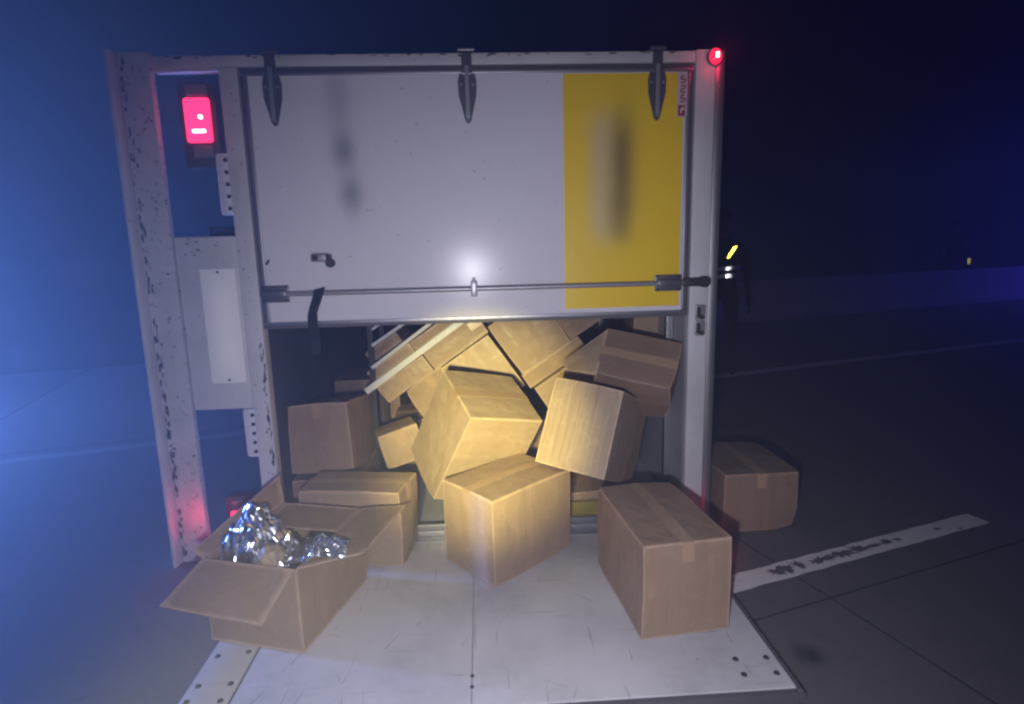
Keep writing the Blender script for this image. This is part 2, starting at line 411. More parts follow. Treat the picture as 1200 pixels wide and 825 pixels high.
# wall ribs inside
for i, yy in enumerate((3.02, 3.62, 4.22, 4.82)):
    tb('roof_bow', M['alu'], MB().box(0.965, 0.999, yy, yy+0.05, 0.057, 2.22, 0.004))
# rear frame
tb('roof_corner_post', M['white'], MB().box(0.972, 1.062, D-0.004, D+0.06, 0.0, 2.282, 0.008), smooth=True)
tb('corner_trim', M['alu'], MB().box(1.0635, 1.111, D+0.006, D+0.10, 0.0, 2.284, 0.016), smooth=True)
tb('top_rail', M['white'], MB().box(-1.355, 0.9715, D-0.002, D+0.06, 2.228, 2.276, 0.006), smooth=True)
tb('bottom_rail', M['alu'], MB().box(-1.062, 0.9715, D+0.0, D+0.06, 0.002, 0.088, 0.008).box(-1.062, 0.9715, D+0.0, D+0.022, 0.0885, 0.122, 0.004), smooth=True)
tb('sill_strip', M['yellowstrip'], MB().box(0.30, 0.78, D+0.0605, D+0.09, 0.057, 0.175, 0.003))
tb('floor_corner_post', M['white'], MB().box(-1.075, -0.996, D-0.006, D+0.064, 0.0, 2.2275, 0.006), smooth=True)
# rear cross-member panel with two lamp openings and the plate field
tb('lamp_panel_top', M['white'], MB().box(-1.345, -1.0755, D+0.004, D+0.05, 2.214, 2.2275, 0.003))
tb('plate_panel', M['white'], MB().box(-1.345, -1.0755, D-0.001, D+0.05, 0.742, 1.532, 0.012), smooth=True)
tb('lamp_panel_foot', M['white'], MB().box(-1.345, -1.0755, D+0.0, D+0.034, 0.002, 0.06, 0.006), smooth=True)
for z0, z1 in ((1.62, 1.885), (0.50, 0.738)):
    br = tb('bracket', M['clean'], MB().box(-1.135, -1.0765, D+0.012, D+0.04, z0, z1, 0.016), smooth=True)
    for k in range(5): MB().cyl((-1.089, D+0.0125, z0+0.03+k*(z1-z0-0.06)/4), (-1.089, D+0.008, z0+0.03+k*(z1-z0-0.06)/4), 0.009, 10).build('bracket_hole', M['black'], br)
# outer bumper beam: face plate and a lip turned towards the rear
beam = tb('bumper_beam', M['chipped'], MB().box(-1.475, -1.346, D-0.02, D+0.02, 0.0, 2.285, 0.005), smooth=True)
MB().box(-1.494, -1.4765, D-0.075, D+0.055, 0.0, 2.287, 0.005).build('bumper_lip', M['white'], beam, True)
# chips: flakes of bare dark steel along the bend
rf = random.Random(9); fl = MB()
def flake(bm, x, y, z, w, h, k=7):
    vs = []
    for i in range(k):
        a = 2*math.pi*i/k; r = rf.uniform(0.5, 1)
        vs.append(bm.verts.new((x+math.cos(a)*w*r, y, z+math.sin(a)*h*r)))
    f = bm.faces.new(vs)
for i in range(120):
    z = rf.uniform(0.03, 2.25) if i % 3 else rf.uniform(0.1, 1.5)
    flake(fl.bm, -1.471+abs(rf.gauss(0, 0.010))+0.004, D-0.0222, z, rf.uniform(0.002, 0.008), rf.uniform(0.006, 0.03))
fl.build('paint_chip', M['chip'], beam, kind='stuff')
fl = MB()
for i in range(46):
    flake(fl.bm, -1.002-abs(rf.gauss(0, 0.008)), D-0.0082, rf.uniform(0.25, 1.05), rf.uniform(0.002, 0.007), rf.uniform(0.006, 0.03))
for i in range(26):
    flake(fl.bm, -1.035+rf.uniform(-.03, .03), D-0.0082, rf.uniform(0.3, 2.2), rf.uniform(0.001, 0.004), rf.uniform(0.003, 0.01))
tb('paint_chip', M['chip'], fl, kind='stuff')
fl = MB()
for i in range(40):
    x = rf.uniform(-1.3, 0.95); flake(fl.bm, x, D-0.0042, 2.262+rf.uniform(0, 0.012), rf.uniform(0.006, 0.03), rf.uniform(0.002, 0.006))
for i in range(12):
    flake(fl.bm, rf.uniform(-1.33, -1.1), D-0.0032, rf.uniform(1.45, 1.53), rf.uniform(0.003, 0.015), rf.uniform(0.002, 0.006))
tb('paint_chip', M['chip'], fl, kind='stuff')
# two lamps in the openings; the upper one is lit, an added point light reddens the beam near the lower one
def add_glow_light(part, x, y, z, e, col=(1.0, 0.03, 0.10)):  # unseen red point light added off the lens to cast its glow
    o = light('added_glow', 'POINT', (x, y, z), e, col, shadow_soft_size=0.02); o.parent = part; return o
def tail(z, lit):
    h = tb('tail_lamp', M['shade_red'], MB().box(-1.285, -1.125, D+0.06, D+0.14, z-0.19, z+0.17, 0.012), smooth=True)
    MB().box(-1.256, -1.146, D+0.035, D+0.0595, z-0.085, z+0.10, 0.014).build('red_lens', M['tail'], h, True)
    MB().box(-1.222, -1.168, D+0.026, D+0.0345, z-0.046, z-0.034, 0.002).build('bulb', M['bulb'], h)
    MB().cyl((-1.183, D+0.034, z+0.018), (-1.183, D+0.026, z+0.018), 0.008, 10).build('bulb', M['bulb'], h)
    MB().box(-1.235, -1.150, D+0.042, D+0.0592, z-0.15, z-0.096, 0.01).build('reverse_lens', M['lens_dim'], h, True)
    MB().box(-1.245, -1.150, D+0.042, D+0.0592, z+0.108, z+0.155, 0.01).build('indicator_lens', M['lens_dim'], h, True)
    add_glow_light(h, *((-1.21, D-0.16, z, 0.12) if z > 1 else (-1.365, D-0.11, 0.235, 0.42)))
    return h
tail(2.02, True); tail(0.12, True)
# marker lamps on the roof corner
for z in (2.248, 0.06):
    mk = tb('marker_lamp', M['shade_red'], MB().cyl((1.055, D-0.005, z), (1.055, D-0.014, z), 0.036, 16))
    mb = MB(); bmesh.ops.create_uvsphere(mb.bm, u_segments=16, v_segments=10, radius=0.031, matrix=Matrix.Translation((1.055, D-0.014, z)) @ Matrix.Diagonal((0.9, 0.7, 1.1, 1)))
    mb.build('red_lens', M['marker'], mk, True)
    MB().box(1.049, 1.061, D-0.043, D-0.034, z-0.011, z+0.011, 0.004).build('bulb', M['bulb'], mk)
    add_glow_light(mk, 1.075, D-0.085 if z > 1 else D-0.20, z, 0.30 if z > 1 else 0.14)
# number plate, characters unreadable
def plate_mat():
    m, n, l, p = mat('plate_smudged'); co = objco(n, l); sep = n.new('ShaderNodeSeparateXYZ'); l.new(co, sep.inputs[0])
    a = mth(n, l, 'DIVIDE', mth(n, l, 'SUBTRACT', sep.outputs[0], -1.165), 0.052); b_ = mth(n, l, 'DIVIDE', mth(n, l, 'SUBTRACT', sep.outputs[2], 1.13), 0.22)
    d = mth(n, l, 'ADD', mth(n, l, 'POWER', mth(n, l, 'ABSOLUTE', a), 3), mth(n, l, 'POWER', mth(n, l, 'ABSOLUTE', b_), 4))
    g = mth(n, l, 'POWER', 2.718, mth(n, l, 'MULTIPLY', d, -1))
    s = nz(n, l, co, 16, 2, 0.5)
    c = mixc(n, l, g, (0.85, 0.85, 0.86), (1.0, 1.0, 0.94)); l.new(mixc(n, l, mth(n, l, 'MULTIPLY', s, 0.04), c, (0.45, 0.46, 0.48)), p.inputs['Base Color'])
    p.inputs['Roughness'].default_value = 0.4
    return m
pl = tb('number_plate', plate_mat(), MB().box(-1.245, -1.090, D-0.012, D-0.0035, 0.87, 1.39, 0.004), smooth=True)
for z in (1.375, 0.885): MB().cyl((-1.165, D-0.012, z), (-1.165, D-0.015, z), 0.006, 10).build('screw', M['steel'], pl)

# upper rear door
X0, X1, Z0, Z1 = -0.990, 0.964, 1.112, 2.222
door = tb('upper_rear_door', M['door'], MB().box(X0+0.03, X1-0.03, D+0.004, D+0.045, Z0+0.03, Z1-0.03))
door.location = -Vector(truck.location)
MB().box(0.388, 0.922, D+0.0015, D+0.0038, Z0+0.05, Z1-0.034).build('yellow_panel', M['yellow'], door)
gk = dict(parent=door)
for x0, x1, z0, z1 in ((X0, X1, Z1-0.03, Z1-0.012), (X0, X1, Z0+0.012, Z0+0.030), (X0+0.012, X0+0.03, Z0+0.0305, Z1-0.0305), (X1-0.03, X1-0.012, Z0+0.0305, Z1-0.0305)):
    MB().box(x0, x1, D-0.004, D+0.05, z0, z1, 0.004).build('edge_trim', M['alu'], door, True)
for x0, x1, z0, z1 in ((X0, X1, Z1-0.0115, Z1), (X0, X1, Z0, Z0+0.0115), (X0, X0+0.0115, Z0+0.012, Z1-0.012), (X1-0.0115, X1, Z0+0.012, Z1-0.012)):
    MB().box(x0, x1, D-0.001, D+0.05, z0, z1).build('gasket', M['aludark'], door)
# pale sticker strip on the door's edge by the yellow panel
MB().box(0.9235, 0.933, D+0.0015, D+0.0038, Z0+0.05, Z1-0.034).build('white_border', M['clean'], door)
# strap hinges
def hinge(x, m):
    b = MB()
    b.prism([(x-0.040, 2.16), (x-0.032, 2.19), (x+0.032, 2.19), (x+0.040, 2.16), (x+0.038, 2.10), (x+0.012, 1.995), (x, 1.985), (x-0.012, 1.995), (x-0.038, 2.10)], D-0.012, D-0.0045)
    b.box(x-0.022, x+0.022, D-0.020, D-0.003, 2.185, 2.272, 0.004)
    h = b.build('hinge', m, door)
    MB().box(x-0.009, x+0.009, D-0.026, D-0.0205, 2.01, 2.22, 0.002).build('hinge_rib', M['zinc'], h)
    MB().cyl((x-0.035, D-0.014, 2.284), (x+0.035, D-0.014, 2.284), 0.010, 12).build('hinge_pin', m, h, True)
    for dx, z in ((-0.026, 2.145), (0.026, 2.145), (0, 2.006)):
        MB().cyl((x+dx, D-0.0125, z), (x+dx, D-0.017 if dx else D-0.028, z), 0.006, 8).build('hinge_bolt', M['zinc'], h)
    return h
for x in (-0.856, -0.030, 0.800): hinge(x, M['steel'])
# locking bar with its end cams and guides
lb = MB().cyl((-0.93, D-0.026, 1.27), (0.95, D-0.026, 1.27), 0.0115, 14).build('lock_bar', M['zinc'], door, True)
def cam_lock(x, s):
    b = MB().box(x-0.062, x+0.062, D-0.008, D-0.0005, 1.232, 1.308, 0.006)
    b.box(x-0.058, x+0.058, D-0.040, D-0.0085, 1.252, 1.288, 0.012)
    k = b.build('lock_bracket', M['steel'], door, True)
    for dx in (-0.05, 0.05):
        for dz in (-0.030, 0.030): MB().cyl((x+dx, D-0.0085, 1.27+dz), (x+dx, D-0.013, 1.27+dz), 0.006, 8).build('bracket_bolt', M['black'], k)
    return k
cam_lock(-0.925, -1); cam_lock(0.868, 1)
MB().box(0.932, 1.03, D-0.045, D-0.010, 1.252, 1.292, 0.008).cyl((1.028, D-0.05, 1.272), (1.028, D-0.0045, 1.272), 0.026, 14).build('cam_keeper', M['black'], door, True)
MB().box(-0.046, -0.018, D-0.042, D-0.0005, 1.235, 1.305, 0.006).cyl((-0.032, D-0.03, 1.305), (-0.032, D-0.03, 1.318), 0.006).build('bar_guide', M['zinc'], door, True)
for z in (1.135, 1.06):
    mb = MB().box(0.998, 1.048, D-0.016, D-0.0045, z-0.042, z+0.030, 0.006)
    kp = tb('empty_keeper', M['zinc'], mb, smooth=True)
    MB().box(1.004, 1.022, D-0.020, D-0.0165, z-0.03, z+0.018, 0.004).cyl((1.028, D-0.0165, z-0.028), (1.028, D-0.024, z-0.028), 0.011, 10).build('keeper_slot', M['black'], kp)
lt = MB().box(-0.755, -0.672, D-0.014, D+0.0035, 1.408, 1.446, 0.012).build('door_latch', M['zinc'], door, True)
MB().cyl((-0.668, D-0.03, 1.402), (-0.668, D-0.0005, 1.402), 0.020, 14).box(-0.685, -0.66, D-0.028, D-0.0145, 1.402, 1.44, 0.004).build('latch_handle', M['black'], lt, True)
MB().box(-0.745, -0.722, D-0.0175, D-0.0145, 1.416, 1.438, 0.003).build('latch_slot', M['black'], lt, True)
MB().box(-0.955, -0.944, D-0.002, D+0.0035, 1.40, 1.425, 0.003, Matrix.Translation((-0.95, 0, 1.41)) @ Matrix.Rotation(0.6, 4, 'Y') @ Matrix.Translation((0.95, 0, -1.41))).build('scratch_mark', M['black'], door)
# webbing hanging from the bar
pts = [(-0.720, 1.285), (-0.728, 1.255), (-0.748, 1.21), (-0.762, 1.17), (-0.766, 1.12), (-0.764, 1.06), (-0.772, 0.98)]
bm = bmesh.new(); pv = None
for i, (x, z) in enumerate(pts):
    w = 0.026-0.001*i; y = D-0.040+0.004*i if z > 1.10 else D-0.01+0.02*(1.12-z)*10
    a = bm.verts.new((x-w, y, z)); c = bm.verts.new((x+w, y+0.004*(-1)**i, z+0.012))
    if pv: bm.faces.new((pv[0], a, c, pv[1]))
    pv = (a, c)
bmesh.ops.solidify(bm, geom=bm.faces[:], thickness=0.003)
me = bpy.data.meshes.new('pull_strap'); bm.to_mesh(me); bm.free(); link('pull_strap', me, M['strap'], door)
# maker's badge: white plate, dark red square and strokes
bd = MB().box(0.893, 0.936, D-0.0062, D-0.0042, 2.0, 2.188).build('badge', M['badge'], door)
st = MB().box(0.897, 0.928, D-0.0078, D-0.0064, 2.005, 2.05)
z = 2.062
for i in range(9):
    st.box(0.906, 0.929 if i % 2 else 0.924, D-0.0078, D-0.0064, z, z+0.0055)
    if i % 3 != 2: st.box(0.906 if i % 2 else 0.923, 0.912 if i % 2 else 0.929, D-0.0078, D-0.0064, z+0.0056, z+0.0125)
    z += 0.0132
st.build('badge_stroke', M['badgered'], bd, kind='stuff')
MB().box(0.905, 0.913, D-0.0092, D-0.0080, 2.016, 2.036).box(0.9125, 0.924, D-0.0092, D-0.0080, 2.028, 2.042).build('badge_emblem', M['badge'], bd)
# lower rear door swung flat on the road
LD = MB().box(-0.835, 0.955, 1.607, D-0.052, 0.006, 0.058, 0.004)
ld = tb('lower_rear_door', M['lower'], LD, smooth=True)
MB().box(-1.002, -0.8475, 1.600, D-0.052, 0.006, 0.056, 0.004).build('hinge_side_rail', M['lower'], ld, True)
MB().box(-0.8473, -0.8352, 1.609, D-0.053, 0.008, 0.047).build('seal_groove', M['aludark'], ld)
MB().box(0.9553, 0.9755, 1.600, D-0.052, 0.006, 0.050, 0.004).build('edge_trim', M['alu'], ld, True)
MB().box(0.9758, 0.984, 1.600, D-0.052, 0.006, 0.036).build('gasket', M['aludark'], ld)
MB().box(-0.8350, 0.9553, 1.585, 1.6065, 0.006, 0.052, 0.003).build('edge_trim', M['aludark'], ld, True)
MB().box(-0.99, 0.96, D-0.0515, D-0.006, 0.012, 0.062, 0.01).build('hinge_gasket', M['alu'], ld, True)
bolts = [(0.817, 1.744), (0.814, 1.671), (0.923, 1.743), (0.922, 1.669), (-0.973, 1.772), (-0.870, 1.775), (-0.978, 1.702), (-0.872, 1.70), (-0.972, 1.917), (-0.870, 1.93), (-0.073, 1.74), (-0.073, 1.69)]
for i, (x, y) in enumerate(bolts):
    zt = 0.056 if x < -0.84 else 0.058
    r = 0.011 if abs(x) > 0.2 else 0.007
    MB().cyl((x, y, zt), (x, y, zt+0.004), r, 12, r*0.7).build('door_bolt', M['black'], ld)
MB().box(-0.0755, -0.0715, 1.612, D-0.06, 0.0582, 0.0589).build('sheet_seam', M['zinc'], ld)
# drag scratches on the sheet
fl = bmesh.new(); rs = random.Random(21)
for i in range(38):
    x, y = rs.uniform(-0.8, 0.9), rs.uniform(1.63, 2.4)
    L = rs.uniform(0.004, 0.05); w = rs.uniform(0.0004, 0.0014); a = rs.gauss(1.5, 0.35) if rs.random() < .8 else rs.uniform(0, 3)
    dx, dy = math.cos(a)*L, math.sin(a)*L; nx, ny = -math.sin(a)*w, math.cos(a)*w
    fl.faces.new([fl.verts.new((x-dx+nx, y-dy+ny, 0.0586)), fl.verts.new((x-dx-nx, y-dy-ny, 0.0586)), fl.verts.new((x+dx-nx*.3, y+dy-ny*.3, 0.0586)), fl.verts.new((x+dx+nx*.3, y+dy+ny*.3, 0.0586))])
me = bpy.data.meshes.new('scratch'); fl.to_mesh(me); fl.free(); link('scratch', me, M['aludark'], ld, kind='stuff')
# running gear under the floor
tb('chassis_rail', M['chassis'], MB().box(-1.30, -1.072, D+0.25, YE+0.6, 0.70, 0.78, 0.006))
tb('chassis_rail', M['chassis'], MB().box(-1.30, -1.072, D+0.25, YE+0.6, 1.50, 1.58, 0.006))
tb('rear_axle', M['chassis'], MB().cyl((-1.42, D+2.6, 0.35), (-1.42, D+2.6, 1.93), 0.06, 14).cyl((-1.42, D+2.6, 1.0), (-1.42, D+2.6, 1.28), 0.17, 16), smooth=True)
for z in (0.24, 2.05):
    w = tb('wheel', M['black'], MB().cyl((-1.42, D+2.6, z-0.13), (-1.42, D+2.6, z+0.13), 0.40, 32), smooth=True)
    MB().cyl((-1.42, D+2.6, z-0.135), (-1.42, D+2.6, z+0.135), 0.23, 24).build('rim', M['chassis'], w, True)

# ------------------------------------------------------------------ cartons
def axis_pts(d):
    a = [0, 0.006, 0.016]; k = max(4, int(d/0.045))
    inner = [0.016+(d-0.032)*i/k for i in range(1, k)]
    return a+inner+[d-0.016, d-0.006, d]
def deform(p, dims, seed, amp, dent):
    """bulging walls, soft waves and crushed corners, in carton-local metres (0..dims)"""
    u = [p[i]/dims[i] for i in range(3)]
    q = Vector(p)
    bul = Vector([(2*u[i]-1)*math.sin(math.pi*u[(i+1) % 3])*math.sin(math.pi*u[(i+2) % 3]) for i in range(3)])
    q += bul*amp*0.7
    nv = noise.noise_vector(Vector(p)*4.0+Vector((seed*7.3, seed*3.1, seed)))
    q += nv*amp*0.8
    q += noise.noise_vector(Vector(p)*14.0+Vector((seed, seed*5, seed*2)))*amp*0.22
    rr = random.Random(seed*13+5)
    c = Vector(dims)/2
    for cx in (0, 1):
        for cy in (0, 1):
            for cz in (0, 1):
                k = rr.random()**2*dent
                cn = Vector((cx*dims[0], cy*dims[1], cz*dims[2])); dd = (Vector(p)-cn).length
                if dd < 0.14: q += (c-cn).normalized()*k*(1-dd/0.14)**1.6
    return q
def grid_box(bm, lo, hi, dims, seed, amp, dent, lay, fine=True):
    """box lo..hi (carton-local) with gridded faces, passed through deform()"""
    ax = []
    for i in range(3):
        d = hi[i]-lo[i]
        pts = axis_pts(d) if d > 0.08 else ([0, d] if d < 0.02 else [0, d/2, d])
        ax.append([lo[i]+v for v in pts])
    cache = {}
    def V(i, j, k):
        key = (i, j, k)
        if key not in cache:
            p = (ax[0][i], ax[1][j], ax[2][k]); v = bm.verts.new(deform(p, dims, seed, amp, dent))
            ds = sorted(min(abs(p[m]-lo[m]), abs(p[m]-hi[m])) for m in range(3))
            v[lay] = max(0.0, 1-ds[1]/0.012)
            cache[key] = v
        return cache[key]
    n = [len(a)-1 for a in ax]
    for m in range(3):
        a, b_ = (m+1) % 3, (m+2) % 3
        for side in (0, n[m]):
            for i in range(n[a]):
                for j in range(n[b_]):
                    idx = []
                    for di, dj in ((0, 0), (1, 0), (1, 1), (0, 1)):
                        t = [0, 0, 0]; t[m] = side; t[a] = i+di; t[b_] = j+dj; idx.append(V(*t))
                    bm.faces.new(idx if side else idx[::-1])
def mesh_from(bm, name, m):
    bmesh.ops.recalc_face_normals(bm, faces=bm.faces)
    me = bpy.data.meshes.new(name); bm.to_mesh(me); bm.free(); me.materials.append(m)
    return me
def carton(O, R, dims, seed, label, base=0, rib=2, top=2, amp=0.006, dent=0.02, group='spilled cartons', tape=True, soft=False):
    """O: world position of the carton's 000 corner, R: 3x3 rotation; 'top' = axis whose + side carries the flaps"""
    O = Vector(O); R = Matrix(R)
    dims = tuple(dims)
    corners = [O+R @ Vector((a*dims[0], b_*dims[1], c*dims[2])) for a in (0, 1) for b_ in (0, 1) for c in (0, 1)]
    cen = sum(corners, Vector())/8
    e = empty('carton', (cen.x, cen.y, min(c.z for c in corners)), label, 'box', group)
    mw = Matrix.Translation(O-e.location) @ R.to_4x4()
    m = CARD[(base, rib)]
    def part(name, los, mt):
        bm = bmesh.new(); lay = bm.verts.layers.float.new('edge')
        for lo, hi in los: grid_box(bm, lo, hi, dims, seed, amp, dent, lay)
        o = link(name, mesh_from(bm, name, mt), None, e); o.matrix_local = mw
        for p in o.data.polygons: p.use_smooth = soft
        if not soft:
            for p in o.data.polygons: p.use_smooth = True
            o.data.set_sharp_from_angle(angle=math.radians(40))
        return o
    part('body', [((0, 0, 0), dims)], m)
    # two flaps meeting in the middle of the top, and tape over the seam
    s = [i for i in range(3) if i != top]; w = s[0] if dims[s[0]] <= dims[s[1]] else s[1]; l_ = s[1] if w == s[0] else s[0]
    T = dims[top]
    for k in (0, 1):
        lo = [0, 0, 0]; hi = [0, 0, 0]
        lo[top] = T+0.0006; hi[top] = T+0.0042
        lo[l_] = 0.001; hi[l_] = dims[l_]-0.001
        lo[w] = 0.001 if k == 0 else dims[w]/2+0.0015; hi[w] = dims[w]/2-0.0015 if k == 0 else dims[w]-0.001
        part('flap', [(tuple(lo), tuple(hi))], m)
    if tape:
        lo = [0, 0, 0]; hi = [0, 0, 0]
        lo[top] = T+0.0046; hi[top] = T+0.0056; lo[l_] = -0.0022; hi[l_] = dims[l_]+0.0022; lo[w] = dims[w]/2-0.024; hi[w] = dims[w]/2+0.024
        los = [(tuple(lo), tuple(hi))]
        for sd in (0, 1):
            a, c = list(lo), list(hi); a[top] = T-0.07; c[top] = T+0.0045
            a[l_] = -0.0022 if sd == 0 else dims[l_]+0.0010; c[l_] = -0.0010 if sd == 0 else dims[l_]+0.0022
            los.append((tuple(a), tuple(c)))
        part('tape', los, M['tape'])
    return e
def rz(deg): return Matrix.Rotation(math.radians(deg), 3, 'Z')
def rodr(w): w = Vector(w); return Matrix.Rotation(w.length, 3, w.normalized())

# on the lowered door
carton((0.016, 2.242, 0.062), rz(40.5), (0.475, 0.331, 0.376), 1, 'upright brown carton standing cornerwise in the middle of the lowered door', 1, 2, 2, 0.006, 0.020)
carton((0.530, 1.867, 0.062), rz(5.9), (0.330, 0.530, 0.354), 2, 'brown carton with scuffed front edge near the bolts of the lowered door', 0, 2, 2, 0.006, 0.022)
carton((-0.858, 2.555, 0.062), rz(-11.5), (0.478, 0.238, 0.334), 3, 'sagging brown carton with crushed top edge wedged behind the open carton', 1, 0, 2, 0.012, 0.035)
carton((1.177, 2.720, 0.002), rz(0.3), (0.382, 0.470, 0.302), 4, 'lone brown carton lying on the dark road beside the truck roof', 2, 2, 2, 0.006, 0.03)
# tumbled in the opening
def push(O, k): return EYE+(Vector(O)-EYE)*k
carton(push((-0.261, 2.618, 0.291), 1.035), rodr((0.402, 0.328, 0.463)), (0.392*1.035, 0.352*1.035, 0.5*1.035), 5, 'large torch-lit carton tipped on its corner above the upright middle carton', 3, 0, 2, 0.004, 0.012)
carton((0.223, 2.597, 0.472), rodr((-0.348, 0.212, -0.524)), (0.335, 0.520, 0.405), 6, 'pale streaky carton tilted on its edge between two lower cartons', 4, 2, 1, 0.004, 0.010)
carton(push((0.526, 2.765, 0.691), 1.07), rodr((11.812, 0.601, -6.38)), (0.349*1.07, 0.256*1.07, 0.269*1.07), 7, 'crumpled reddish carton jammed against the roof post with a loose flap', 2, 0, 2, 0.012, 0.03)
carton(push((-1.13, 3.319, 0.184), 0.885), rodr((-0.16, -0.07, -0.10)), (0.362*0.885, 0.479*0.885, 0.394*0.885), 8, 'brown carton standing against the dark cargo floor wall', 0, 2, 2, 0.008, 0.02)


# loose flap of the crumpled carton
def sheet(name, pts, m, parent, th=0.004, n=8, wave=0.004, seed=1):
    """thin bent panel between four corners (a, b, c, d), world coordinates"""
    a, b_, c, d = [Vector(p) for p in pts]
    bm = bmesh.new(); lay = bm.verts.layers.float.new('edge'); g = []
    nr = (b_-a).cross(d-a).normalized()
    for i in range(n+1):
        row = []
        for j in range(n+1):
            u, v = i/n, j/n
            p = (a*(1-u)+b_*u)*(1-v)+(d*(1-u)+c*u)*v
            p += nr*noise.noise(Vector((u*2.3+seed*4.1, v*2.3, seed)))*wave*(0.2+v)
            w = bm.verts.new(p); w[lay] = 1.0 if i in (0, n) or j in (0, n) else 0.0
            row.append(w)
        g.append(row)
    for i in range(n):
        for j in range(n): bm.faces.new((g[i][j], g[i+1][j], g[i+1][j+1], g[i][j+1]))
    r = bmesh.ops.extrude_face_region(bm, geom=bm.faces[:])
    bmesh.ops.translate(bm, vec=nr*-th, verts=[e for e in r['geom'] if isinstance(e, bmesh.types.BMVert)])
    o = link(name, mesh_from(bm, name, m), None, parent)
    for p in o.data.polygons: p.use_smooth = True
    o.data.set_sharp_from_angle(angle=math.radians(40))
    if parent is not None: o.location = -Vector(parent.location)
    return o
crumpled = [o for o in COL.objects if o.get('label', '').startswith('crumpled reddish')][0]
sheet('loose_flap', [hit(713, 386, 1, 2.93), hit(699, 440, 1, 2.76), hit(668, 434, 1, 2.80), hit(657, 426, 1, 2.90)], CARD[(3, 0)], crumpled, seed=3)

# the open carton with foil spilling out
AO = Vector((-0.667, 1.898, 0.062)); AY = math.radians(73.7)
AX = Vector((math.cos(AY), math.sin(AY), 0)); AN = Vector((-math.sin(AY), math.cos(AY), 0))
def al(x, y, z): return AO+AX*x+AN*y+Vector((0, 0, z-0.062))
AL, AW, AH = 0.489, 0.377, 0.382
oc = empty('open_carton', al(AL/2, AW/2, 0.062), 'open brown carton with its flaps folded back on the lowered door', 'box')
bm = bmesh.new(); lay = bm.verts.layers.float.new('edge')
th = 0.005; dm = (AL, AW, 0.32)
for lo, hi in (((0, 0, 0), (AL, AW, th)), ((0, 0, th+.0002), (th, AW, 0.32)), ((AL-th, 0, th+.0002), (AL, AW, 0.32)), ((th+.0002, 0, th+.0002), (AL-th-.0002, th, 0.32)), ((th+.0002, AW-th, th+.0002), (AL-th-.0002, AW, 0.32))):
    grid_box(bm, lo, hi, dm, 12, 0.004, 0.008, lay)
body = link('body', mesh_from(bm, 'body', CARD[(0, 2)]), None, oc)
body.matrix_local = Matrix.Translation(AO-oc.location) @ Matrix.Rotation(AY, 4, 'Z')
cm = CARD[(0, 2)]
sheet('flap', [al(0.004, -0.001, AH), al(AL-0.004, -0.001, AH), al(0.545, -0.172, 0.386), al(0.125, -0.190, 0.392)], cm, oc, wave=0.006, seed=5)
sheet('flap', [al(-0.001, AW-0.004, AH), al(-0.001, 0.006, AH), al(-0.192, 0.003, 0.300), al(-0.172, 0.404, 0.300)], cm, oc, wave=0.006, seed=6)
sheet('flap', [al(AL-0.002, AW+0.001, AH), al(0.004, AW+0.001, AH), al(0.012, 0.425, 0.402), al(AL+0.004, 0.392, 0.505)], cm, oc, wave=0.008, seed=7)
sheet('flap', [al(AL-0.001, 0.008, AH-0.004), al(AL-0.001, AW-0.008, AH-0.004), al(AL-0.186, AW-0.016, 0.366), al(AL-0.190, 0.012, 0.372)], cm, oc, wave=0.004, seed=8)
def foil_mat():
    m, n, l, p = mat('foil'); co = objco(n, l)
    p.inputs['Base Color'].default_value = (0.82, 0.84, 0.88, 1); p.inputs['Metallic'].default_value = 1.0
    p.inputs['Roughness'].default_value = 0.22
    bump(n, l, p, nz(n, l, co, 90, 3, 0.5), 0.25, 0.003)
    return m
M['foil'] = foil_mat()
# one crumpled sheet: high and pointed on one side, a thin tail trailing over the other
def foil():
    rf = random.Random(3)
    bm = bmesh.new(); NX, NY = 62, 42; g = []
    for i in range(NX+1):
        row = []
        for j in range(NY+1):
            u, v = i/NX, j/NY
            # a-axis runs from the far left wall of the carton over the right-hand flap
            a = u; b_ = v-0.5
            lx = 0.19-0.10*a + 0.40*b_*(1-0.78*a) + 0.02*math.sin(7*a)
            ly = 0.42-0.56*a + 0.06*b_*(1-0.5*a)
            peak = 0.110*math.exp(-((a-0.20)/0.17)**2-((b_-0.06)/0.26)**2)
            front = 0.075*math.exp(-((a-0.30)/0.20)**2-((b_+0.36)/0.18)**2)
            pit = -0.055*math.exp(-((a-0.54)/0.09)**2-((b_+0.15)/0.18)**2)
            z = 0.362+peak+front+pit+0.052*max(0, min(1, (a-0.62)/0.18))
            edge = max(0, 1-u*9)
            z -= 0.05*edge
            z -= 0.16*max(0, abs(b_)-0.34)/0.16*max(0.0, 0.9-1.3*a)
            q = Vector((u*9, v*7, 0.3))
            k_ = 1-0.72*max(0, min(1, (a-0.5)/0.3))
            rg = lambda w: (1-2*abs(noise.noise(w)))
            z += ((rg(q*0.9)-0.4)*0.036+(rg(q*2.1+Vector((3, 1, 0)))-0.4)*0.022+(rg(q*4.6+Vector((1, 7, 0)))-0.4)*0.010)*max(k_, 0.5)
            nv = noise.noise_vector(q*1.1+Vector((0, 0, 5)))*0.022*k_
            p = al(lx, ly, z)+nv+Vector((rf.uniform(-1, 1), rf.uniform(-1, 1), rf.uniform(-1, 1)))*0.0034
            if a > 0.66: p.z = max(p.z, 0.398)
            row.append(bm.verts.new(p))
        g.append(row)
    for i in range(NX):
        for j in range(NY): bm.faces.new((g[i][j], g[i+1][j], g[i+1][j+1], g[i][j+1]))
    me = mesh_from(bm, 'foil_sheet', M['foil'])
    return link('foil_sheet', me, None, None, 'crumpled silver foil sheet sticking up out of the open carton', 'foil')
foil()
